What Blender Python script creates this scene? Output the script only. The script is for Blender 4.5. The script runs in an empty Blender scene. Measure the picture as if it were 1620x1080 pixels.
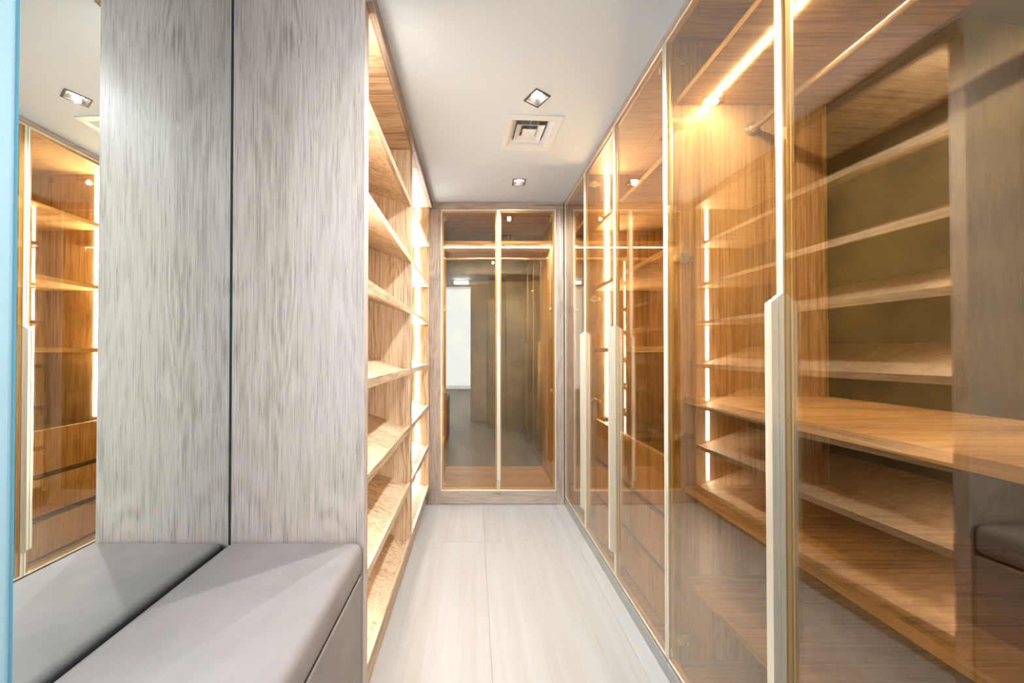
import bpy, bmesh, math, random
from mathutils import Vector, Matrix, Euler
random.seed(7)
S = bpy.context.scene
COL = S.collection
R = math.radians

# ------------------------------------------------------------------ camera
cd = bpy.data.cameras.new('camera')
cam = bpy.data.objects.new('camera', cd)
COL.objects.link(cam)
PITCH = 0.5
cam.location = (0, 0, 1.25)
cam.rotation_euler = (R(90 + PITCH), 0, 0)
cd.sensor_fit = 'HORIZONTAL'
cd.sensor_width = 36.0
cd.lens = 540 / 1620 * 36.0
cd.shift_x = 60 / 1620
cd.shift_y = (18 - 540 * math.tan(R(PITCH))) / 1620
cd.clip_start = 0.02
S.camera = cam

# ------------------------------------------------------------------ world, daylight, exposure
W = bpy.data.worlds.new('world')
S.world = W
W.use_nodes = True
bg = W.node_tree.nodes['Background']
bg.inputs[0].default_value = (0.66, 0.83, 1.0, 1)
bg.inputs[1].default_value = 1.7


def area_light(name, loc, rot, sx, sy, power, color):
    l = bpy.data.lights.new(name, 'AREA')
    l.shape = 'RECTANGLE'
    l.size, l.size_y = sx, sy
    l.energy = power
    l.color = color
    o = bpy.data.objects.new(name, l)
    o.location = loc
    o.rotation_euler = rot
    COL.objects.link(o)
    return o


# large unseen fill light added high in the room behind the camera (the camera stands in that room's doorway)
area_light('hall_fill_light', (-0.55, -2.6, 3.42), (R(32), 0, 0), 2.4, 1.6, 105, (0.84, 0.93, 1.0))
# daylight coming through the half open doorway behind the camera
area_light('doorway_daylight', (-0.305, -0.69, 1.54), (R(90), 0, 0), 0.49, 1.92, 3.8, (0.76, 0.89, 1.0))
# small fill light added below the passage ceiling, turned into the closet
area_light('passage_fill_light', (-0.22, -0.22, 2.46), (R(52), 0, 0), 0.24, 0.06, 3.0, (0.90, 0.955, 1.0))

S.view_settings.view_transform = 'Standard'
S.view_settings.look = 'None'
S.view_settings.gamma = 1
S.view_settings.use_curve_mapping = False
S.view_settings.exposure = 1.08
S.cycles.max_bounces = 16
S.cycles.diffuse_bounces = 6
S.cycles.glossy_bounces = 10
S.cycles.transmission_bounces = 12
S.cycles.transparent_max_bounces = 40
S.cycles.caustics_reflective = False
S.cycles.caustics_refractive = False

LED_COLOR = (1.0, 0.955, 0.88)
LED_POWER = 88.0
SPOT_POWER = 35.0


# ------------------------------------------------------------------ materials
def new_mat(name):
    m = bpy.data.materials.new(name)
    m.use_nodes = True
    nt = m.node_tree
    for n in list(nt.nodes):
        nt.nodes.remove(n)
    out = nt.nodes.new('ShaderNodeOutputMaterial')
    return m, nt, out


def N(nt, kind, **kw):
    n = nt.nodes.new(kind)
    for k, v in kw.items():
        if k.startswith('i_'):
            n.inputs[k[2:].replace('_', ' ')].default_value = v
        else:
            setattr(n, k, v)
    return n


def L(nt, a, b):
    nt.links.new(a, b)


def math_node(nt, op, a, b=None):
    n = nt.nodes.new('ShaderNodeMath')
    n.operation = op
    for i, v in enumerate((a, b)):
        if v is None:
            continue
        if isinstance(v, (int, float)):
            n.inputs[i].default_value = v
        else:
            nt.links.new(v, n.inputs[i])
    return n.outputs[0]


def plain(name, color, rough=0.5, metal=0.0, noise=0.0, nscale=8.0, bump=0.0, spec=0.5):
    m, nt, out = new_mat(name)
    b = N(nt, 'ShaderNodeBsdfPrincipled')
    b.inputs['Base Color'].default_value = (*color, 1)
    b.inputs['Roughness'].default_value = rough
    b.inputs['Metallic'].default_value = metal
    b.inputs['Specular IOR Level'].default_value = spec
    L(nt, b.outputs[0], out.inputs[0])
    if noise or bump:
        tc = N(nt, 'ShaderNodeTexCoord')
        no = N(nt, 'ShaderNodeTexNoise')
        no.inputs['Scale'].default_value = nscale
        no.inputs['Detail'].default_value = 5
        L(nt, tc.outputs['Object'], no.inputs['Vector'])
        if noise:
            cr = N(nt, 'ShaderNodeValToRGB')
            cr.color_ramp.elements[0].position = 0.3
            cr.color_ramp.elements[1].position = 0.7
            cr.color_ramp.elements[0].color = (*[c * (1 - noise) for c in color], 1)
            cr.color_ramp.elements[1].color = (*[min(1, c * (1 + noise)) for c in color], 1)
            L(nt, no.outputs['Fac'], cr.inputs[0])
            L(nt, cr.outputs[0], b.inputs['Base Color'])
        if bump:
            n2 = N(nt, 'ShaderNodeTexNoise')
            n2.inputs['Scale'].default_value = 420
            n2.inputs['Detail'].default_value = 2
            L(nt, tc.outputs['Object'], n2.inputs['Vector'])
            bp = N(nt, 'ShaderNodeBump')
            bp.inputs['Strength'].default_value = bump
            bp.inputs['Distance'].default_value = 0.002
            L(nt, n2.outputs['Fac'], bp.inputs['Height'])
            L(nt, bp.outputs[0], b.inputs['Normal'])
    return m


def oak(name, axis, light, mid, dark, rough=0.42, fine=(140.0, 2.8), broad_amt=0.75, fibre_amt=1.4):
    """Procedural oak with the grain running along one local axis."""
    m, nt, out = new_mat(name)
    tc = N(nt, 'ShaderNodeTexCoord')
    oi = N(nt, 'ShaderNodeObjectInfo')
    off = N(nt, 'ShaderNodeVectorMath', operation='SCALE')
    off.inputs[0].default_value = (13.7, 29.3, 41.1)
    L(nt, oi.outputs['Random'], off.inputs['Scale'])
    add = N(nt, 'ShaderNodeVectorMath', operation='ADD')
    L(nt, tc.outputs['Object'], add.inputs[0])
    L(nt, off.outputs[0], add.inputs[1])

    def stretched(cross, along):
        v = N(nt, 'ShaderNodeVectorMath', operation='MULTIPLY')
        s = [cross, cross, cross]
        s['xyz'.index(axis)] = along
        v.inputs[1].default_value = s
        L(nt, add.outputs[0], v.inputs[0])
        return v.outputs[0]

    def noise(vec, detail=3.0, dist=0.0, rough_=0.5):
        n = N(nt, 'ShaderNodeTexNoise')
        n.inputs['Scale'].default_value = 1.0
        n.inputs['Detail'].default_value = detail
        n.inputs['Roughness'].default_value = rough_
        n.inputs['Distortion'].default_value = dist
        L(nt, vec, n.inputs['Vector'])
        return n.outputs['Fac']

    broad = noise(stretched(9.0, 0.7), 4.0, 0.6)
    field = noise(stretched(5.5, 0.85), 2.0, 0.35)
    rings = math_node(nt, 'SINE', math_node(nt, 'MULTIPLY', field, 95.0))
    rings = math_node(nt, 'MULTIPLY_ADD', rings, 0.5)
    rings.node.inputs[2].default_value = 0.5
    fibre = noise(stretched(*fine), 4.0, 0.0, 0.65)
    pores = noise(stretched(330.0, 9.0), 2.0)
    pore_mask = N(nt, 'ShaderNodeMapRange')
    pore_mask.inputs['From Min'].default_value = 0.60
    pore_mask.inputs['From Max'].default_value = 0.72
    L(nt, pores, pore_mask.inputs['Value'])
    patch = noise(stretched(14.0, 3.0), 3.0, 0.8)
    pm = N(nt, 'ShaderNodeMapRange')
    pm.inputs['From Min'].default_value = 0.42
    pm.inputs['From Max'].default_value = 0.66
    L(nt, patch, pm.inputs['Value'])
    # tone = broad + rings*patch + fibre
    t = math_node(nt, 'ADD', math_node(nt, 'MULTIPLY', broad, broad_amt), 0.5 * (0.75 - broad_amt))
    rr = math_node(nt, 'MULTIPLY', math_node(nt, 'SUBTRACT', rings, 0.5), math_node(nt, 'MULTIPLY_ADD', pm.outputs[0], 0.22))
    rr.node.inputs[1].default_value = 0
    ramp_amt = math_node(nt, 'ADD', math_node(nt, 'MULTIPLY', pm.outputs[0], 0.20), 0.05)
    rr = math_node(nt, 'MULTIPLY', math_node(nt, 'SUBTRACT', rings, 0.5), ramp_amt)
    t = math_node(nt, 'ADD', t, rr)
    t = math_node(nt, 'ADD', t, math_node(nt, 'MULTIPLY', math_node(nt, 'SUBTRACT', fibre, 0.5), fibre_amt))
    t = math_node(nt, 'ADD', t, 0.12)
    cr = N(nt, 'ShaderNodeValToRGB')
    e = cr.color_ramp.elements
    e[0].position, e[0].color = 0.25, (*dark, 1)
    e[1].position, e[1].color = 0.72, (*light, 1)
    k = e.new(0.47)
    k.color = (*mid, 1)
    L(nt, t, cr.inputs[0])
    mx = N(nt, 'ShaderNodeMix', data_type='RGBA')
    mx.inputs[7].default_value = (*[c * 0.62 for c in dark], 1)
    L(nt, math_node(nt, 'MULTIPLY', pore_mask.outputs[0], 0.7), mx.inputs[0])
    L(nt, cr.outputs[0], mx.inputs[6])
    b = N(nt, 'ShaderNodeBsdfPrincipled')
    L(nt, mx.outputs[2], b.inputs['Base Color'])
    b.inputs['Roughness'].default_value = rough
    b.inputs['Specular IOR Level'].default_value = 0.35
    bp = N(nt, 'ShaderNodeBump')
    bp.inputs['Strength'].default_value = 0.25
    bp.inputs['Distance'].default_value = 0.0015
    L(nt, math_node(nt, 'SUBTRACT', fibre, math_node(nt, 'MULTIPLY', pore_mask.outputs[0], 0.5)), bp.inputs['Height'])
    L(nt, bp.outputs[0], b.inputs['Normal'])
    L(nt, b.outputs[0], out.inputs[0])
    return m


OAK_L, OAK_M, OAK_D = (0.72, 0.545, 0.37), (0.60, 0.42, 0.255), (0.36, 0.225, 0.125)
OAK = {a: oak('oak_grain_' + a, a, OAK_L, OAK_M, OAK_D) for a in 'xyz'}
PALE = oak('pale_limed_oak', 'z', (0.65, 0.53, 0.46), (0.545, 0.44, 0.372), (0.355, 0.275, 0.225), fine=(210.0, 5.0), broad_amt=0.6, fibre_amt=1.0)


TAUPE_OAK = {a: oak('taupe_oak_' + a, a, (0.52, 0.42, 0.345), (0.42, 0.325, 0.26), (0.25, 0.185, 0.145)) for a in 'xyz'}  # darker, greyer oak for the fascias and the end wardrobe frame


def glass(name, tint, r0):
    """Tinted reflective pane: mirror share rises towards grazing view (Schlick)."""
    m, nt, out = new_mat(name)
    g = N(nt, 'ShaderNodeNewGeometry')
    d = N(nt, 'ShaderNodeVectorMath', operation='DOT_PRODUCT')
    L(nt, g.outputs['Incoming'], d.inputs[0])
    L(nt, g.outputs['Normal'], d.inputs[1])
    c = math_node(nt, 'ABSOLUTE', d.outputs['Value'])
    p = math_node(nt, 'POWER', math_node(nt, 'SUBTRACT', 1.0, c), 3.4)
    f = math_node(nt, 'ADD', math_node(nt, 'MULTIPLY', p, 1 - r0), r0)
    tr = N(nt, 'ShaderNodeBsdfTransparent')
    tr.inputs[0].default_value = (*tint, 1)
    gl = N(nt, 'ShaderNodeBsdfGlossy')
    gl.inputs['Color'].default_value = (0.97, 0.95, 0.92, 1)
    gl.inputs['Roughness'].default_value = 0.0
    mix = N(nt, 'ShaderNodeMixShader')
    L(nt, f, mix.inputs[0])
    L(nt, tr.outputs[0], mix.inputs[1])
    L(nt, gl.outputs[0], mix.inputs[2])
    L(nt, mix.outputs[0], out.inputs[0])
    return m


GLASS = glass('bronze_tinted_glass', (0.90, 0.77, 0.56), 0.115)
CLEAR = glass('clear_glass', (0.97, 0.985, 0.98), 0.03)


def emit(name, color, strength):
    m, nt, out = new_mat(name)
    e = N(nt, 'ShaderNodeEmission')
    e.inputs[0].default_value = (*color, 1)
    e.inputs[1].default_value = strength
    L(nt, e.outputs[0], out.inputs[0])
    return m


LED = emit('warm_led_diffuser', LED_COLOR, LED_POWER)
LED_SOFT = emit('warm_led_diffuser_dimmed', LED_COLOR, LED_POWER * 0.9)
LED_SHELF = emit('warm_led_diffuser_under_shelf', LED_COLOR, LED_POWER * 1.0)
LAMP = emit('downlight_lamp', (1.0, 0.93, 0.82), 40.0)
GOLD = plain('champagne_anodised_aluminium', (0.88, 0.81, 0.66), 0.35, 0.6)
CHROME = plain('polished_steel', (0.86, 0.86, 0.86), 0.14, 0.8)
STEEL = plain('brushed_steel_rod', (0.80, 0.75, 0.68), 0.28, 1.0)
PLINTH = plain('grey_plinth_laminate', (0.40, 0.39, 0.37), 0.4, 0.3)
DARKBACK = plain('dark_olive_brown_back_panel', (0.105, 0.102, 0.074), 0.35, 0.0, 0.6, 4.5)
GROOVE = plain('dark_finger_groove', (0.035, 0.030, 0.026), 0.5)
VELVET = plain('dark_velvet_tray', (0.05, 0.042, 0.03), 0.9)
WHITE = plain('white_ceiling_paint', (0.65, 0.735, 0.825), 0.7)
DAYLIT_WALL = plain('daylight_tinted_wall', (0.36, 0.54, 0.62), 0.7)  # white wall with the blue cast of cool daylight put into its colour
HALLWALL = plain('hall_wall_paint', (0.80, 0.82, 0.83), 0.7)
BEIGEWALL = plain('beige_wall_paint', (0.60, 0.55, 0.47), 0.7)
DOORWOOD = plain('painted_door_leaf', (0.84, 0.75, 0.71), 0.5)
WHITEMETAL = plain('white_enamelled_metal', (0.73, 0.77, 0.81), 0.4)
DUCT = plain('duct_sheet_metal', (0.45, 0.50, 0.52), 0.5, 0.2)
BLACKTRIM = plain('dark_grey_downlight_trim', (0.075, 0.068, 0.06), 0.5)
CUSHION = plain('taupe_suede', (0.335, 0.29, 0.275), 0.85, 0, 0.07, 9, 0.25, 0.25)
GROUT = plain('pale_grout', (0.45, 0.42, 0.38), 0.8)
TEAL = plain('polished_green_glass_edge', (0.10, 0.30, 0.36), 0.2)
STAMP = plain('white_glass_stamp', (0.85, 0.85, 0.85), 0.5)


def mirror_mat():
    m, nt, out = new_mat('silver_mirror')
    g = N(nt, 'ShaderNodeBsdfGlossy')
    g.inputs['Color'].default_value = (0.86, 0.91, 0.89, 1)
    g.inputs['Roughness'].default_value = 0.0
    L(nt, g.outputs[0], out.inputs[0])
    return m


MIRROR = mirror_mat()


def tile_mat():
    m, nt, out = new_mat('ivory_travertine_tile')
    tc = N(nt, 'ShaderNodeTexCoord')
    oi = N(nt, 'ShaderNodeObjectInfo')
    off = N(nt, 'ShaderNodeVectorMath', operation='SCALE')
    off.inputs[0].default_value = (17.3, 5.1, 0)
    L(nt, oi.outputs['Random'], off.inputs['Scale'])
    add = N(nt, 'ShaderNodeVectorMath', operation='ADD')
    L(nt, tc.outputs['Object'], add.inputs[0])
    L(nt, off.outputs[0], add.inputs[1])
    fs = []
    for sc, det, dist in (((7.0, 0.55, 1), 4, 0.5), ((34.0, 1.6, 1), 5, 0.3), ((120.0, 5.0, 1), 3, 0.0)):
        v = N(nt, 'ShaderNodeVectorMath', operation='MULTIPLY')
        v.inputs[1].default_value = sc
        L(nt, add.outputs[0], v.inputs[0])
        n = N(nt, 'ShaderNodeTexNoise')
        n.inputs['Scale'].default_value = 1
        n.inputs['Detail'].default_value = det
        n.inputs['Distortion'].default_value = dist
        L(nt, v.outputs[0], n.inputs['Vector'])
        fs.append(n.outputs['Fac'])
    t = math_node(nt, 'MULTIPLY', fs[0], 0.55)
    t = math_node(nt, 'ADD', t, math_node(nt, 'MULTIPLY', fs[1], 0.35))
    t = math_node(nt, 'ADD', t, math_node(nt, 'MULTIPLY', fs[2], 0.10))
    cr = N(nt, 'ShaderNodeValToRGB')
    e = cr.color_ramp.elements
    e[0].position, e[0].color = 0.34, (0.435, 0.40, 0.355, 1)
    e[1].position, e[1].color = 0.62, (0.52, 0.50, 0.475, 1)
    k = e.new(0.48)
    k.color = (0.485, 0.46, 0.425, 1)
    L(nt, t, cr.inputs[0])
    b = N(nt, 'ShaderNodeBsdfPrincipled')
    b.inputs['Roughness'].default_value = 0.38
    L(nt, cr.outputs[0], b.inputs['Base Color'])
    L(nt, b.outputs[0], out.inputs[0])
    return m


TILE = tile_mat()


# ------------------------------------------------------------------ mesh helpers
def add_box(bm, x0, x1, y0, y1, z0, z1, bevel=0.0, seg=1, mi=0):
    if x1 < x0: x0, x1 = x1, x0
    if y1 < y0: y0, y1 = y1, y0
    if z1 < z0: z0, z1 = z1, z0
    vs = [bm.verts.new(p) for p in ((x0, y0, z0), (x1, y0, z0), (x1, y1, z0), (x0, y1, z0),
                                    (x0, y0, z1), (x1, y0, z1), (x1, y1, z1), (x0, y1, z1))]
    fs = [bm.faces.new([vs[i] for i in q]) for q in
          ((0, 3, 2, 1), (4, 5, 6, 7), (0, 1, 5, 4), (1, 2, 6, 5), (2, 3, 7, 6), (3, 0, 4, 7))]
    for f in fs:
        f.material_index = mi
    if bevel:
        es = list({e for f in fs for e in f.edges})
        bmesh.ops.bevel(bm, geom=es, offset=bevel, segments=seg, affect='EDGES', profile=0.5)
    return fs


def add_cyl(bm, p0, p1, r, n=20, r2=None, caps=True):
    p0, p1 = Vector(p0), Vector(p1)
    d = (p1 - p0)
    q = d.to_track_quat('Z', 'Y')
    r2 = r if r2 is None else r2
    a, b = [], []
    for i in range(n):
        t = 2 * math.pi * i / n
        c = Vector((math.cos(t), math.sin(t), 0))
        a.append(bm.verts.new(p0 + q @ (c * r)))
        b.append(bm.verts.new(p1 + q @ (c * r2)))
    fs = []
    for i in range(n):
        fs.append(bm.faces.new((a[i], a[(i + 1) % n], b[(i + 1) % n], b[i])))
    for f in fs:
        f.smooth = True
    if caps:
        bm.faces.new(a[::-1])
        bm.faces.new(b)


def add_prism(bm, poly, axis, a0, a1):
    """Extrude a 2-D polygon along an axis (0 x, 1 y, 2 z)."""
    def P(u, v, w):
        return {0: (w, u, v), 1: (u, w, v), 2: (u, v, w)}[axis]
    A = [bm.verts.new(P(u, v, a0)) for u, v in poly]
    B = [bm.verts.new(P(u, v, a1)) for u, v in poly]
    n = len(poly)
    fs = [bm.faces.new((A[i], A[(i + 1) % n], B[(i + 1) % n], B[i])) for i in range(n)]
    fs.append(bm.faces.new(A[::-1]))
    fs.append(bm.faces.new(B))
    bmesh.ops.recalc_face_normals(bm, faces=fs)


def mesh_obj(name, bm, mats, parent=None, off=None):
    if off is not None:
        bmesh.ops.translate(bm, verts=bm.verts, vec=-Vector(off))
    me = bpy.data.meshes.new(name)
    bm.to_mesh(me)
    bm.free()
    for m in (mats if isinstance(mats, (list, tuple)) else [mats]):
        me.materials.append(m)
    o = bpy.data.objects.new(name, me)
    COL.objects.link(o)
    if parent is not None:
        o.parent = parent
    return o


def thing(name, label, cat, loc, group=None):
    o = bpy.data.objects.new(name, None)
    o.empty_display_size = 0.1
    o.location = loc
    COL.objects.link(o)
    o['label'] = label
    o['category'] = cat
    if group:
        o['group'] = group
    return o


def tag(o, label, cat, group=None):
    o['label'] = label
    o['category'] = cat
    if group:
        o['group'] = group
    return o


def struct(name, bm, mats, label=None):
    o = mesh_obj(name, bm, mats)
    o['kind'] = 'structure'
    if label:
        o['label'] = label
    return o


def part(root, name, x0, x1, y0, y1, z0, z1, mat, bevel=0.0012, seg=1, parent=None):
    """A box part given in world coordinates, stored relative to its thing."""
    bm = bmesh.new()
    add_box(bm, x0, x1, y0, y1, z0, z1, bevel, seg)
    return mesh_obj(name, bm, mat, parent or root, root.location)


def banded(root, x0, x1, y0, y1, z0, z1, name='shelf', along='y', t=0.0016):
    """a shelf with a separate edge band on its open front"""
    if along == 'y':
        s_ = part(root, name, x0 + t, x1, y0, y1, z0, z1, OAK['x'], 0.0006)
        part(root, 'edge_band', x0, x0 + t, y0, y1, z0, z1, OAK['y'], 0.0003, parent=s_)
    else:
        s_ = part(root, name, x0, x1 - t, y0, y1, z0, z1, OAK['x'], 0.0006)
        part(root, 'edge_band', x1 - t, x1, y0, y1, z0, z1, OAK['y'], 0.0003, parent=s_)
    return s_


def copy_tree(o, parent=None):
    c = o.copy()
    COL.objects.link(c)
    if parent is not None:
        c.parent = parent
    for ch in list(o.children):
        copy_tree(ch, c)
    return c


# ------------------------------------------------------------------ key dimensions (metres)
H = 2.5            # ceiling
XR = 0.746         # front plane of the glazed wardrobes on the right
XB = 1.365         # their inner back
YE = 2.818         # front plane of the wardrobe closing the end of the aisle
XL = -0.370        # front plane of the open shelving on the left
XM = -0.82         # mirror face
Y_PANEL = 1.150    # face of the pale end panel

# ------------------------------------------------------------------ room shell
bm = bmesh.new()
add_box(bm, -2.4, 2.0, -6.3, 3.6, -0.12, -0.010)
floor = struct('floor', bm, GROUT, 'floor of large ivory travertine tiles')
xs = [-1.13 - 0.6, -1.13, -0.53, 0.07, 0.67, 1.27, 1.87]
ys = [2.27 - 1.2 * k for k in range(-1, 8)]
protos = {}
for i in range(len(xs) - 1):
    for j in range(len(ys) - 1):
        x0, x1, y1, y0 = xs[i], xs[i + 1], ys[j], ys[j + 1]
        y0 = max(y0, -6.25)
        if x1 < -1.0 and y0 > -0.1:
            continue
        if x0 > 0.7 and y0 > -0.1:
            continue
        key = round(y1 - y0, 3)
        w, l = x1 - x0 - 0.0008, y1 - y0 - 0.0008
        if key not in protos:
            bm = bmesh.new()
            add_box(bm, -w / 2, w / 2, -l / 2, l / 2, -0.010, 0.0, 0.0004)
            o = mesh_obj('floor_tile', bm, TILE, floor)
            protos[key] = o
        else:
            o = protos[key].copy()
            COL.objects.link(o)
        o.location = ((x0 + x1) / 2, (y0 + y1) / 2, 0)

# ceiling with openings for the recessed downlights and the air diffuser
DOWN = [(0.309, 1.664, 32), (0.327, 2.487, -2), (0.262, 0.95, 4)]
VENT = (0.3165, 1.937, 3.0)


def sq(cx, cy, half, deg):
    return [(cx + half * (math.cos(R(deg)) * u - math.sin(R(deg)) * v),
             cy + half * (math.sin(R(deg)) * u + math.cos(R(deg)) * v)) for u, v in ((-1, -1), (1, -1), (1, 1), (-1, 1))]


bm = bmesh.new()
loops = [[(-0.95, -0.15), (1.55, -0.15), (1.55, 3.6), (-0.95, 3.6)]]
loops += [sq(x, y, 0.040, a) for x, y, a in DOWN]
loops += [sq(VENT[0], VENT[1], 0.128, VENT[2])]
edges = []
for lp in loops:
    vs = [bm.verts.new((x, y, H)) for x, y in lp]
    edges += [bm.edges.new((vs[i], vs[(i + 1) % len(vs)])) for i in range(len(vs))]
bmesh.ops.triangle_fill(bm, edges=edges, use_beauty=True, normal=(0, 0, -1))
ex = bmesh.ops.extrude_face_region(bm, geom=list(bm.faces))
bmesh.ops.translate(bm, verts=[v for v in ex['geom'] if isinstance(v, bmesh.types.BMVert)], vec=(0, 0, 0.09))
bmesh.ops.recalc_face_normals(bm, faces=bm.faces)
struct('ceiling', bm, WHITE, 'smooth white ceiling over the closet aisle')

bm = bmesh.new(); add_box(bm, -0.95, -0.826, -0.65, 3.6, 0, H)
struct('wall_left', bm, DAYLIT_WALL, 'white wall beside the mirror, tinted blue for cool daylight')
bm = bmesh.new(); add_box(bm, 1.40, 1.55, -0.15, 3.6, 0, H)
struct('wall_right', bm, HALLWALL)
bm = bmesh.new(); add_box(bm, -0.826, 1.40, 3.48, 3.6, 0, H)
struct('wall_back', bm, HALLWALL)
bm = bmesh.new()
add_box(bm, 0.24, 0.52, -0.15, -0.04, 0, H)
add_box(bm, 0.52, 1.40, -0.15, 0.20, 0, H)
add_box(bm, 0.30, 0.42, -0.63, -0.15, 0, H)
struct('wall_front', bm, BEIGEWALL, 'beige wall stub beside the closet doorway')
# room behind the camera, seen only in reflections
HZ = 3.6
bm = bmesh.new(); add_box(bm, -2.4, 2.0, -6.3, -0.75, HZ, HZ + 0.1)
struct('ceiling_hall', bm, WHITE)
bm = bmesh.new(); add_box(bm, -0.95, 0.42, -0.75, -0.15, 2.5, 2.6)
struct('ceiling_passage', bm, WHITE)
bm = bmesh.new(); add_box(bm, -2.5, -2.4, -6.4, -0.65, 0, HZ)
struct('wall_hall_left', bm, HALLWALL)
bm = bmesh.new(); add_box(bm, 1.90, 2.0, -6.4, -0.65, 0, HZ)
struct('wall_hall_right', bm, HALLWALL)
bm = bmesh.new()
add_box(bm, -2.4, -2.3, -6.3, -6.2, 0, HZ)
add_box(bm, 0.3, 1.9, -6.3, -6.2, 0, HZ)
add_box(bm, -2.3, 0.3, -6.3, -6.2, 3.52, HZ)
add_box(bm, -2.3, 0.3, -6.3, -6.2, 0, 0.06)
struct('wall_hall_far', bm, HALLWALL)
bm = bmesh.new()
add_box(bm, -2.4, -0.82, -0.75, -0.65, 0, HZ)
add_box(bm, 0.30, 1.9, -0.75, -0.65, 0, HZ)
add_box(bm, -0.82, 0.30, -0.75, -0.65, 2.55, HZ)
struct('wall_hall_front', bm, HALLWALL)


def window(name, horizontal, c0, c1, p, z0, z1, n, label):
    bm = bmesh.new()
    t = 0.05
    def bx(a0, a1, zz0, zz1):
        if horizontal: add_box(bm, a0, a1, p - 0.03, p + 0.03, zz0, zz1, 0.004)
        else: add_box(bm, p - 0.03, p + 0.03, a0, a1, zz0, zz1, 0.004)
    bx(c0, c1, z0, z0 + t); bx(c0, c1, z1 - t, z1)
    for k in range(n + 1):
        c = c0 + (c1 - c0 - t) * k / n
        bx(c, c + t, z0, z1)
    f = struct(name, bm, WHITEMETAL, label)
    for k in range(n):
        a0 = c0 + (c1 - c0 - t) * k / n + t
        a1 = c0 + (c1 - c0 - t) * (k + 1) / n
        bm = bmesh.new()
        if horizontal: add_box(bm, a0, a1, p - 0.004, p + 0.004, z0 + t, z1 - t)
        else: add_box(bm, p - 0.004, p + 0.004, a0, a1, z0 + t, z1 - t)
        mesh_obj('window_pane', bm, CLEAR, f)


window('window_1', True, -2.3, 0.3, -6.25, 0.06, 3.52, 2, 'tall daylight window at the far end of the room')
# sliding door leaf of the room behind, standing half open in its white frame
bm = bmesh.new(); add_box(bm, -0.065, 0.225, -0.64, -0.60, 0.004, 2.49, 0.003)
add_box(bm, -0.02, -0.012, -0.601, -0.598, 0.02, 2.47); add_box(bm, 0.10, 0.108, -0.601, -0.598, 0.02, 2.47)
d1 = struct('door_1', bm, DOORWOOD, 'half open pinkish sliding door leaf seen only in reflection')
bm = bmesh.new()
add_box(bm, -0.045, -0.033, -0.5995, -0.585, 0.95, 1.25, 0.002)
mesh_obj('door_handle', bm, CHROME, d1)
bm = bmesh.new()
add_box(bm, 0.23, 0.265, -0.65, -0.585, 0, 2.47, 0.002)
add_box(bm, -0.80, 0.265, -0.65, -0.643, 2.47, 2.55, 0.002)
struct('trim_1', bm, WHITEMETAL)


# ------------------------------------------------------------------ downlights and air diffuser
def downlight_proto():
    t = thing('recessed_downlight', 'x', 'downlight', (0, 0, 0), 'recessed ceiling downlights')
    bm = bmesh.new()
    o_, i_ = 0.047, 0.038
    for x0, x1, y0, y1 in ((-o_, o_, -o_, -i_), (-o_, o_, i_, o_), (-o_, -i_, -i_, i_), (i_, o_, -i_, i_)):
        add_box(bm, x0, x1, y0, y1, -0.004, -0.0002, 0.0008)
    mesh_obj('trim_frame', bm, BLACKTRIM, t)
    # square to round reflector, open at both ends
    bm = bmesh.new()
    n = 32
    a, b = [], []
    for k in range(n):
        th = 2 * math.pi * k / n
        c, s = math.cos(th), math.sin(th)
        q = 0.0385 / max(abs(c), abs(s))
        a.append(bm.verts.new((q * c, q * s, -0.001)))
        b.append(bm.verts.new((0.026 * c, 0.026 * s, 0.022)))
    for k in range(n):
        bm.faces.new((a[k], b[k], b[(k + 1) % n], a[(k + 1) % n]))
    mesh_obj('reflector', bm, BLACKTRIM, t)
    bm = bmesh.new()
    add_cyl(bm, (0, 0, 0.018), (0, 0, 0.024), 0.0255, 28)
    mesh_obj('lamp', bm, LAMP, t)
    return t


dl = downlight_proto()
dlabels = ['diamond-turned square downlight in the ceiling, in front of the air vent',
           'square downlight in the ceiling nearest the end wardrobe, behind the air vent',
           'square downlight in the ceiling level with the bench, seen mirrored in the end wardrobe glass']
for k, (x, y, a) in enumerate(DOWN):
    t = dl if k == 0 else copy_tree(dl)
    t.location = (x, y, H)
    t.rotation_euler = (0, 0, R(a))
    t['label'] = dlabels[k]
    l = bpy.data.lights.new('downlight_beam', 'SPOT')
    l.energy = SPOT_POWER
    l.spot_size = R(168)
    l.spot_blend = 0.8
    l.shadow_soft_size = 0.014
    l.color = (0.86, 0.95, 1.0)
    lo = bpy.data.objects.new('downlight_beam', l)
    lo.location = (x, y, H - 0.008)
    COL.objects.link(lo)

vt = thing('ceiling_vent', 'white square ceiling air diffuser with stepped louvres, between two downlights', 'air vent',
           (VENT[0], VENT[1], H))
vt.rotation_euler = (0, 0, R(VENT[2]))


def ring(bm, o_, i_, zo, zi, th=0.0015):
    """square frame going from half-size o_ at zo to half-size i_ at zi"""
    c = ((-1, -1), (1, -1), (1, 1), (-1, 1))
    A = [bm.verts.new((u * o_, v * o_, zo)) for u, v in c]
    B = [bm.verts.new((u * i_, v * i_, zi)) for u, v in c]
    A2 = [bm.verts.new((u * o_, v * o_, zo + th)) for u, v in c]
    B2 = [bm.verts.new((u * i_, v * i_, zi + th)) for u, v in c]
    for k in range(4):
        q = (k + 1) % 4
        bm.faces.new((A[k], B[k], B[q], A[q]))
        bm.faces.new((A2[k], A2[q], B2[q], B2[k]))
        bm.faces.new((A[k], A[q], A2[q], A2[k]))
        bm.faces.new((B[k], B2[k], B2[q], B[q]))


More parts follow.
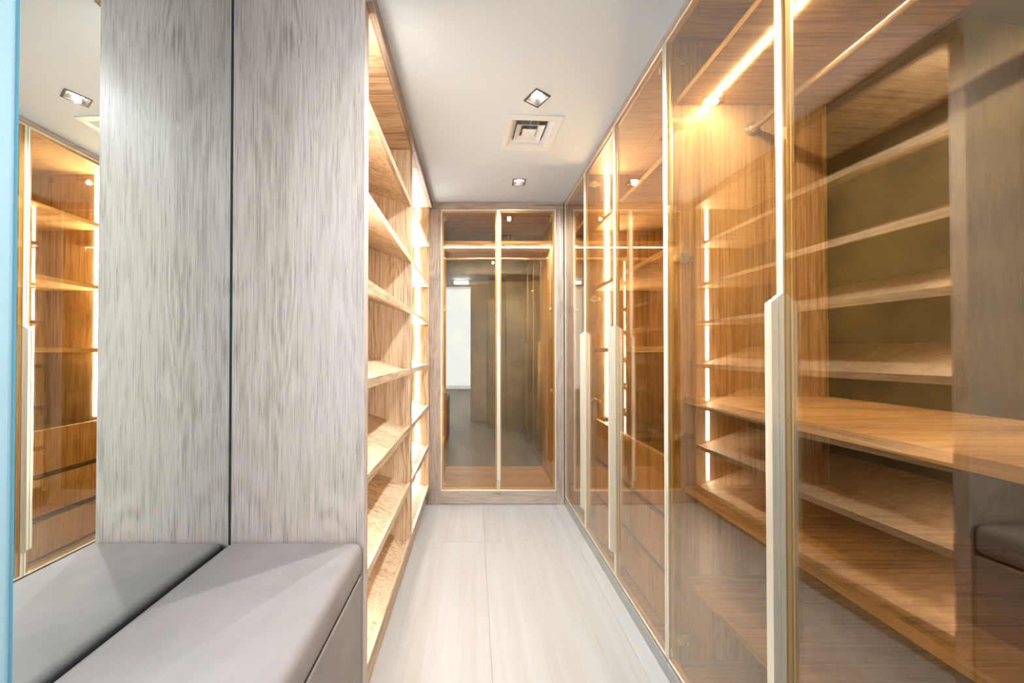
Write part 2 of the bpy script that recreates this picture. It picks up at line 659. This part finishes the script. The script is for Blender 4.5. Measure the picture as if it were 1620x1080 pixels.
bm = bmesh.new(); ring(bm, 0.152, 0.118, -0.006, -0.006, 0.0055); mesh_obj('flange', bm, WHITEMETAL, vt)
for o_, i_, zo, zi in ((0.118, 0.086, -0.006, 0.018), (0.078, 0.046, -0.003, 0.016), (0.038, 0.001, 0.0, 0.014)):
    bm = bmesh.new(); ring(bm, o_, i_, zo, zi)
    if o_ < 0.1: bmesh.ops.translate(bm, verts=bm.verts, vec=(-0.007, 0, 0))
    mesh_obj('louvre', bm, WHITEMETAL, vt)
bm = bmesh.new()
w = 0.12
for x0, x1, y0, y1 in ((-w, w, -w, -w + .002), (-w, w, w - .002, w), (-w, -w + .002, -w, w), (w - .002, w, -w, w)):
    add_box(bm, x0, x1, y0, y1, 0.0, 0.085)
add_box(bm, -w, w, -w, w, 0.083, 0.085)
for k in (-0.045, 0.0, 0.045):
    add_box(bm, k - 0.002, k + 0.002, -w, w, 0.03, 0.05)
mesh_obj('plenum', bm, DUCT, vt)

# ------------------------------------------------------------------ left: mirror and bench
bm = bmesh.new()
fs = add_box(bm, -0.8255, XM, 0.611, Y_PANEL - 0.001, 0.012, H - 0.004)
for f in fs:
    f.material_index = 0 if f.normal.x > 0.5 else 1
bm.normal_update()
for f in bm.faces:
    f.material_index = 0 if f.normal.x > 0.5 else 1
tag(mesh_obj('wall_mirror', bm, [MIRROR, TEAL]), 'full height frameless wall mirror with teal edge, above the taupe bench', 'mirror')

bt = thing('storage_bench', 'taupe suede upholstered storage bench with thick seat cushion, in front of pale panel', 'bench', (-0.58, 0.73, 0))
part(bt, 'bench_base', XM + 0.006, XL - 0.004, 0.40, Y_PANEL - 0.003, 0.0, 0.509, CUSHION, 0.006, 2)
bm = bmesh.new()
add_box(bm, XM + 0.004, XL + 0.002, 0.395, Y_PANEL - 0.002, 0.513, 0.626, 0.03, 5)
for f in bm.faces: f.smooth = True
cu = mesh_obj('seat_cushion', bm, CUSHION, bt, bt.location)
bm = bmesh.new()
add_box(bm, XM + 0.010, XL - 0.008, 0.404, Y_PANEL - 0.006, 0.509, 0.513)
mesh_obj('seam', bm, GROOVE, bt, bt.location)

# ------------------------------------------------------------------ left: open shelving
SHELF_Z = [2.143, 1.813, 1.508, 1.160, 0.826, 0.496, 0.170]
XBK = -0.816
LEDX = -0.465
SLOPE = 0.36


def shelving(name, label, y0, y1, t0, t1, flat, pale):
    """open unit between y0 and y1; t0/t1 = side panel thicknesses"""
    t = thing(name, label, 'shelving', ((XBK + XL) / 2, (y0 + y1) / 2, 0), None)
    part(t, 'side_panel', XBK, XL, y0, y0 + t0, 0.1185 if not pale else 0, 2.445 if not pale else H - 0.001, PALE if pale else OAK['z'], 0.001)
    part(t, 'side_panel', XBK, XL, y1 - t1, y1, 0.1185, 2.445, OAK['z'])
    a, b = y0 + t0, y1 - t1
    yy = y0 if not pale else y0 + t0
    part(t, 'top_panel', XBK, XL, yy, y1, 2.445, 2.467, OAK['x'])
    part(t, 'fascia', XL + 0.0002, XL + 0.024, y0 + 0.0005, y1, 2.4455, H - 0.001, TAUPE_OAK['y'])
    part(t, 'back_panel', XBK - 0.009, XBK, a, b, 0.06, 2.445, DARKBACK)
    part(t, 'plinth', XBK, XL - 0.026, yy, y1, 0.0, 0.118, OAK['y'])
    tops = []
    for k, z in enumerate(SHELF_Z):
        if k < flat:
            banded(t, XBK, XL, a, b, z - 0.025, z, along='right')
            tops.append((z, z - 0.025))
            continue
        # sloping shoe shelf with a raised front lip
        bm = bmesh.new()
        zf = z - 0.012
        run = (XL - 0.018) - XBK
        poly = [(XL - 0.018, zf), (XBK, zf + SLOPE * run), (XBK, zf + SLOPE * run - 0.019), (XL - 0.018, zf - 0.019)]
        add_prism(bm, poly, 1, a, b)
        sh = mesh_obj('shelf', bm, OAK['x'], t, t.location)
        part(t, 'shelf_lip', XL - 0.018, XL, a, b, z - 0.034, z, OAK['y'], 0.0012, parent=sh)
        zl = zf + SLOPE * (XL - 0.018 - LEDX)
        tops.append((zl + 0.004, zl - 0.023))
    # led strips between the shelves, on the end panel(s)
    lo_hi = []
    hi = 2.443
    for zt, zb in tops:
        lo_hi.append((zt + 0.012, hi))
        hi = zb - 0.012
    for z0, z1 in lo_hi:
        if z1 - z0 < 0.05: continue
        if pale:
            yy0, yy1 = a, a + 0.003
        else:
            yy0, yy1 = b - 0.003, b
        part(t, 'led_strip', LEDX - 0.007, LEDX + 0.007, yy0, yy1, z0, z1, LED_SOFT if pale else LED, 0)
    return t


shelving('shoe_shelving', 'open oak shoe shelving with seven sloping shelves, beside the pale end panel', Y_PANEL, 2.016, 0.042, 0.020, 0, True)
shelving('open_shelving', 'open oak shelving with vertical light strip, nearest the end wardrobe', 2.018, 2.812, 0.020, 0.022, 3, False)


# ------------------------------------------------------------------ glazed doors
HANDLE_Z = (0.19, 1.395)
HINGE_Z = (0.163, 0.929, 1.610, 2.374)


def make_door(root, w, z0, z1, hinge_left, loc, rot, stamp=None, with_handle=True, tilt=0.0, hinges=True):
    """door in local coordinates: x along the width, front face y = 0 looking to -y.  Origin on the left edge at floor level."""
    g = 0.0012
    bm = bmesh.new()
    a, b = g, w - g
    f, fb = 0.010, 0.024   # visible front rim / hidden rear rim
    d = 0.020
    for x0, x1, zz0, zz1 in ((a, a + f, z0, z1), (b - f, b, z0, z1), (a + f, b - f, z0, z0 + f), (a + f, b - f, z1 - f, z1)):
        add_box(bm, x0, x1, 0.0, 0.010, zz0, zz1, 0.0012)
    for x0, x1, zz0, zz1 in ((a, a + fb, z0, z1), (b - fb, b, z0, z1), (a + fb, b - fb, z0, z0 + fb), (a + fb, b - fb, z1 - fb, z1)):
        add_box(bm, x0, x1, 0.0101, d, zz0, zz1, 0.0012)
    door = mesh_obj('door', bm, GOLD, root)
    door.location = Vector(loc) - root.location
    door.rotation_euler = (0, 0, rot)
    bm = bmesh.new()
    add_box(bm, a + f + 0.0003, b - f - 0.0003, 0.0035, 0.0085, z0 + f + 0.0003, z1 - f - 0.0003)
    mesh_obj('glass_pane', bm, GLASS, door)
    if with_handle:
        bm = bmesh.new()
        hz0, hz1 = HANDLE_Z
        xe0, xe1 = (b - 0.011, b) if hinge_left else (a, a + 0.011)
        c = 0.022
        # base strip, groove, lip with chamfered ends
        for y0, y1, ins in ((0.0, -0.010, 0.0), (-0.010, -0.015, 0.004), (-0.015, -0.029, 0.0)):
            e0 = c * (-y0 / 0.029)
            e1 = c * (-y1 / 0.029)
            add_prism(bm, [(y0, hz0 + e0), (y1, hz0 + e1), (y1, hz1 - e1), (y0, hz1 - e0)], 0, xe0 + ins, xe1 - ins)
        mesh_obj('handle', bm, GOLD, door)
    if hinges:
        bm = bmesh.new()
        s = 1 if hinge_left else -1
        ox = 0.0205 if hinge_left else w - 0.0205
        add_box(bm, ox, ox + 0.012 * s, 0.030, 0.092, -0.011, 0.011, 0.002)     # arm
        add_box(bm, ox, ox + 0.016 * s, 0.040, 0.066, -0.020, 0.024, 0.003)     # base cross plate
        add_box(bm, ox + 0.002 * s, ox + 0.020 * s, 0.0205, 0.046, -0.013, 0.012, 0.003)     # knuckle
        add_cyl(bm, (ox + 0.012 * s, 0.082, 0), (ox + 0.0145 * s, 0.082, 0), 0.006, 12)
        add_cyl(bm, (ox + 0.016 * s, 0.053, 0.016), (ox + 0.0185 * s, 0.053, 0.016), 0.005, 12)
        add_cyl(bm, (ox + 0.016 * s, 0.053, -0.014), (ox + 0.0185 * s, 0.053, -0.014), 0.004, 12)
        add_cyl(bm, (ox + 0.020 * s, 0.033, 0), (ox + 0.026 * s, 0.033, 0), 0.0085, 14)
        h0 = mesh_obj('hinge', bm, CHROME, door)
        h0.location.z = HINGE_Z[0]
        for z in HINGE_Z[1:]:
            h = h0.copy()
            COL.objects.link(h)
            h.location.z = z
    if stamp:
        sx, sz = stamp
        bm = bmesh.new()
        for k in (0, 1):
            zc = sz + k * 0.011
            for x0, x1, zz0, zz1 in ((-.005, .005, 0, .0015), (-.005, .005, .0085, .010), (-.005, -.0035, 0, .010), (.0035, .005, 0, .010)):
                if k == 1 and x0 == -.005 and x1 == .005 and zz0 == 0: continue
                add_box(bm, sx + x0, sx + x1, 0.0030, 0.0036, zc + zz0, zc + zz1)
        mesh_obj('glass_stamp', bm, STAMP, door)
    return door


# ------------------------------------------------------------------ right: glazed wardrobes
ZB0, ZT0, ZT1 = 0.060, 2.447, 2.467   # carcass underside, top panel
XC = 0.770                            # carcass front
DZ0, DZ1 = 0.066, 2.468


def carcass(name, label, y0, y1):
    t = thing(name, label, 'wardrobe', ((XC + XB) / 2, (y0 + y1) / 2, 0))
    part(t, 'side_panel', XC, XB, y0, y0 + 0.018, ZB0, ZT1, OAK['z'])
    part(t, 'side_panel', XC, XB, y1 - 0.018, y1, ZB0, ZT1, OAK['z'])
    a, b = y0 + 0.018, y1 - 0.018
    part(t, 'bottom_panel', XC, XB, a, b, ZB0, ZB0 + 0.020, OAK['x'])
    part(t, 'top_panel', XC, XB, a, b, ZT0, ZT1, OAK['x'])
    part(t, 'back_panel', XB, XB + 0.010, y0, y1, ZB0, ZT1, DARKBACK)
    part(t, 'fascia', XR + 0.001, XC + 0.02, y0, y1, 2.470, H - 0.001, TAUPE_OAK['y'])
    part(t, 'plinth', XR - 0.004, XC + 0.02, y0, y1, 0.0, ZB0 - 0.002, PLINTH, 0.001)
    return t, a, b


def rod(root, p0, p1, r=0.0125):
    bm = bmesh.new()
    p0, p1 = Vector(p0), Vector(p1)
    d = (p1 - p0).normalized()
    add_cyl(bm, p0 + d * 0.004, p1 - d * 0.004, r, 24)
    o = mesh_obj('hanging_rod', bm, STEEL, root, root.location)
    for p, q in ((p0, d), (p1, -d)):
        bm = bmesh.new()
        add_cyl(bm, p, p + q * 0.004, 0.027, 28)
        add_cyl(bm, p + q * 0.004, p + q * 0.016, 0.017, 24)
        for k in range(3):
            an = 2 * math.pi * k / 3 + 0.5
            off = Vector((math.cos(an), 0, math.sin(an))) * 0.0215 if abs(q.y) > 0.5 else Vector((0, math.cos(an), math.sin(an))) * 0.0215
            add_cyl(bm, p + off + q * 0.004, p + off + q * 0.006, 0.003, 10)
        mesh_obj('rod_flange', bm, CHROME, o, root.location)
    return o


RD = R(-90)
XF = 0.806   # shelf front edges inside
# --- corner wardrobe
Y1, Y2, Y3, Y4 = 2.806, 2.301, 1.3315, 0.344
t, a, b = carcass('corner_wardrobe', 'narrow single-door bronze glass wardrobe in the corner beside the end wardrobe', Y2 + 0.0005, Y1)
banded(t, XF, XB, a, b, 2.208, 2.228)
rod(t, (1.075, a, 2.115), (1.075, b, 2.115))
make_door(t, Y1 - Y2 - 0.001, DZ0, DZ1, True, (XR, Y1 - 0.001, 0), RD)

# --- display wardrobe with drawers
t, a, b = carcass('display_wardrobe', 'two-door bronze glass wardrobe with drawers and bright vertical light strip, middle of right side', Y3 + 0.0005, Y2 - 0.0005)
for z in (2.072, 1.667, 1.257):
    banded(t, XF, XB, a, b, z - 0.002, z + 0.023)
for zz in ((1.285, 1.66), (1.695, 2.065), (2.10, 2.446), (0.83, 1.25)):
    part(t, 'led_strip', 0.879, 0.901, b - 0.003, b, zz[0], zz[1], LED, 0)
for z0, z1 in ((0.568, 0.812), (0.330, 0.538), (0.100, 0.298)):
    dr = part(t, 'drawer', XF, XF + 0.020, a + 0.003, b - 0.003, z0, z1, OAK['z'])
    part(t, 'drawer_box', XF + 0.0205, XB - 0.03, a + 0.02, b - 0.02, z0 + 0.01, min(z1 - 0.02, 0.76), OAK['y'], parent=dr)
for z0 in (0.543, 0.303, 0.082):
    part(t, 'finger_groove', XF + 0.010, XF + 0.0195, a + 0.001, b - 0.001, z0, z0 + (0.022 if z0 > 0.1 else 0.015), GROOVE, 0)
# jewellery tray under glass on top of the drawers
tr = part(t, 'display_tray', XF + 0.022, XB - 0.006, a + 0.003, b - 0.003, 0.772, 0.776, VELVET, 0)
for k in range(1, 5):
    y = a + (b - a) * k / 5
    part(t, 'tray_divider', XF + 0.026, XB - 0.012, y - 0.003, y + 0.003, 0.7765, 0.800, GOLD, 0.0005, parent=tr)
part(t, 'tray_divider', 1.06, 1.066, a + 0.004, b - 0.004, 0.7765, 0.7995, GOLD, 0.0005, parent=tr)
bm = bmesh.new(); add_box(bm, XF + 0.021, XB - 0.004, a + 0.002, b - 0.002, 0.803, 0.809)
mesh_obj('glass_top', bm, CLEAR, t, t.location)
wm = (Y2 - Y3 - 0.001) / 2
make_door(t, wm, DZ0, DZ1, True, (XR, Y2 - 0.0005, 0), RD)
make_door(t, wm, DZ0, DZ1, False, (XR, Y2 - 0.0005 - wm, 0), RD, stamp=(wm - 0.035, 2.375))

# --- hanging wardrobe nearest the camera
t, a, b = carcass('hanging_wardrobe', 'two-door bronze glass wardrobe with hanging rail and wide oak shelves, nearest on the right', Y4, Y3 - 0.0005)
banded(t, 0.782, XB, a, b, 2.208, 2.229)
part(t, 'led_strip', 0.888, 0.902, a + 0.01, b - 0.004, 2.2045, 2.2079, LED_SHELF, 0)
banded(t, 0.810, XB, a, b, 1.056, 1.082, 'counter_shelf')
banded(t, XF, XB, a, b, 0.720, 0.744)
banded(t, XF - 0.002, XB, a, b, 0.381, 0.4035)
rod(t, (1.075, a, 2.1135), (1.075, b, 2.1135))
wn = (Y3 - Y4 - 0.001) / 2
make_door(t, wn, DZ0, DZ1, True, (XR, Y3 - 0.0005, 0), RD + R(0.8), stamp=(0.028, 0.105))
dd = make_door(t, wn, DZ0, DZ1, False, (XR, Y3 - 0.0005 - wn - 0.001, 0), RD + R(3.0))

# ------------------------------------------------------------------ wardrobe closing the end of the aisle
XE0, XE1 = -0.42, 0.742
t = thing('end_wardrobe', 'double-door bronze glass wardrobe closing the far end of the aisle', 'wardrobe', (0.2, 3.14, 0))
YF = YE + 0.020
part(t, 'frame_stile', XE0, -0.277, YE, YF, 0.0, 2.44, TAUPE_OAK['z'])
part(t, 'frame_stile', 0.679, XE1, YE, YF, 0.0, 2.44, TAUPE_OAK['z'])
part(t, 'frame_rail', XE0, XE1, YE, YF, 2.4405, H - 0.001, TAUPE_OAK['x'])
part(t, 'frame_rail', -0.2765, 0.6785, YE, YF, 0.012, 0.110, TAUPE_OAK['x'])
part(t, 'plinth', -0.2765, 0.6785, YE + 0.008, YF, 0.0, 0.0115, PLINTH, 0)
part(t, 'side_panel', -0.297, -0.279, YF, 3.45, 0.0, 2.44, OAK['z'])
part(t, 'side_panel', 0.681, 0.699, YF, 3.45, 0.0, 2.44, OAK['z'])
part(t, 'bottom_panel', -0.2785, 0.6805, YF, 3.44, 0.088, 0.112, OAK['x'])
part(t, 'top_panel', -0.2785, 0.6805, YF, 3.44, 2.442, 2.46, OAK['x'])
part(t, 'back_panel', -0.2785, 0.6805, 3.44, 3.45, 0.088, 2.46, DARKBACK)
part(t, 'shelf', -0.2785, 0.6805, 2.905, 3.44, 2.180, 2.205, OAK['x'])
part(t, 'led_strip', -0.27, 0.672, 2.993, 3.007, 2.1765, 2.1799, LED_SHELF, 0)
rod(t, (-0.2785, 3.15, 2.121), (0.6805, 3.15, 2.121))
we = (0.679 + 0.277) / 2
make_door(t, we, 0.1125, 2.4385, True, (-0.277, YE + 0.0005, 0), 0)
make_door(t, we, 0.1125, 2.4385, False, (-0.277 + we, YE + 0.0005, 0), 0, stamp=(we - 0.035, 2.38))
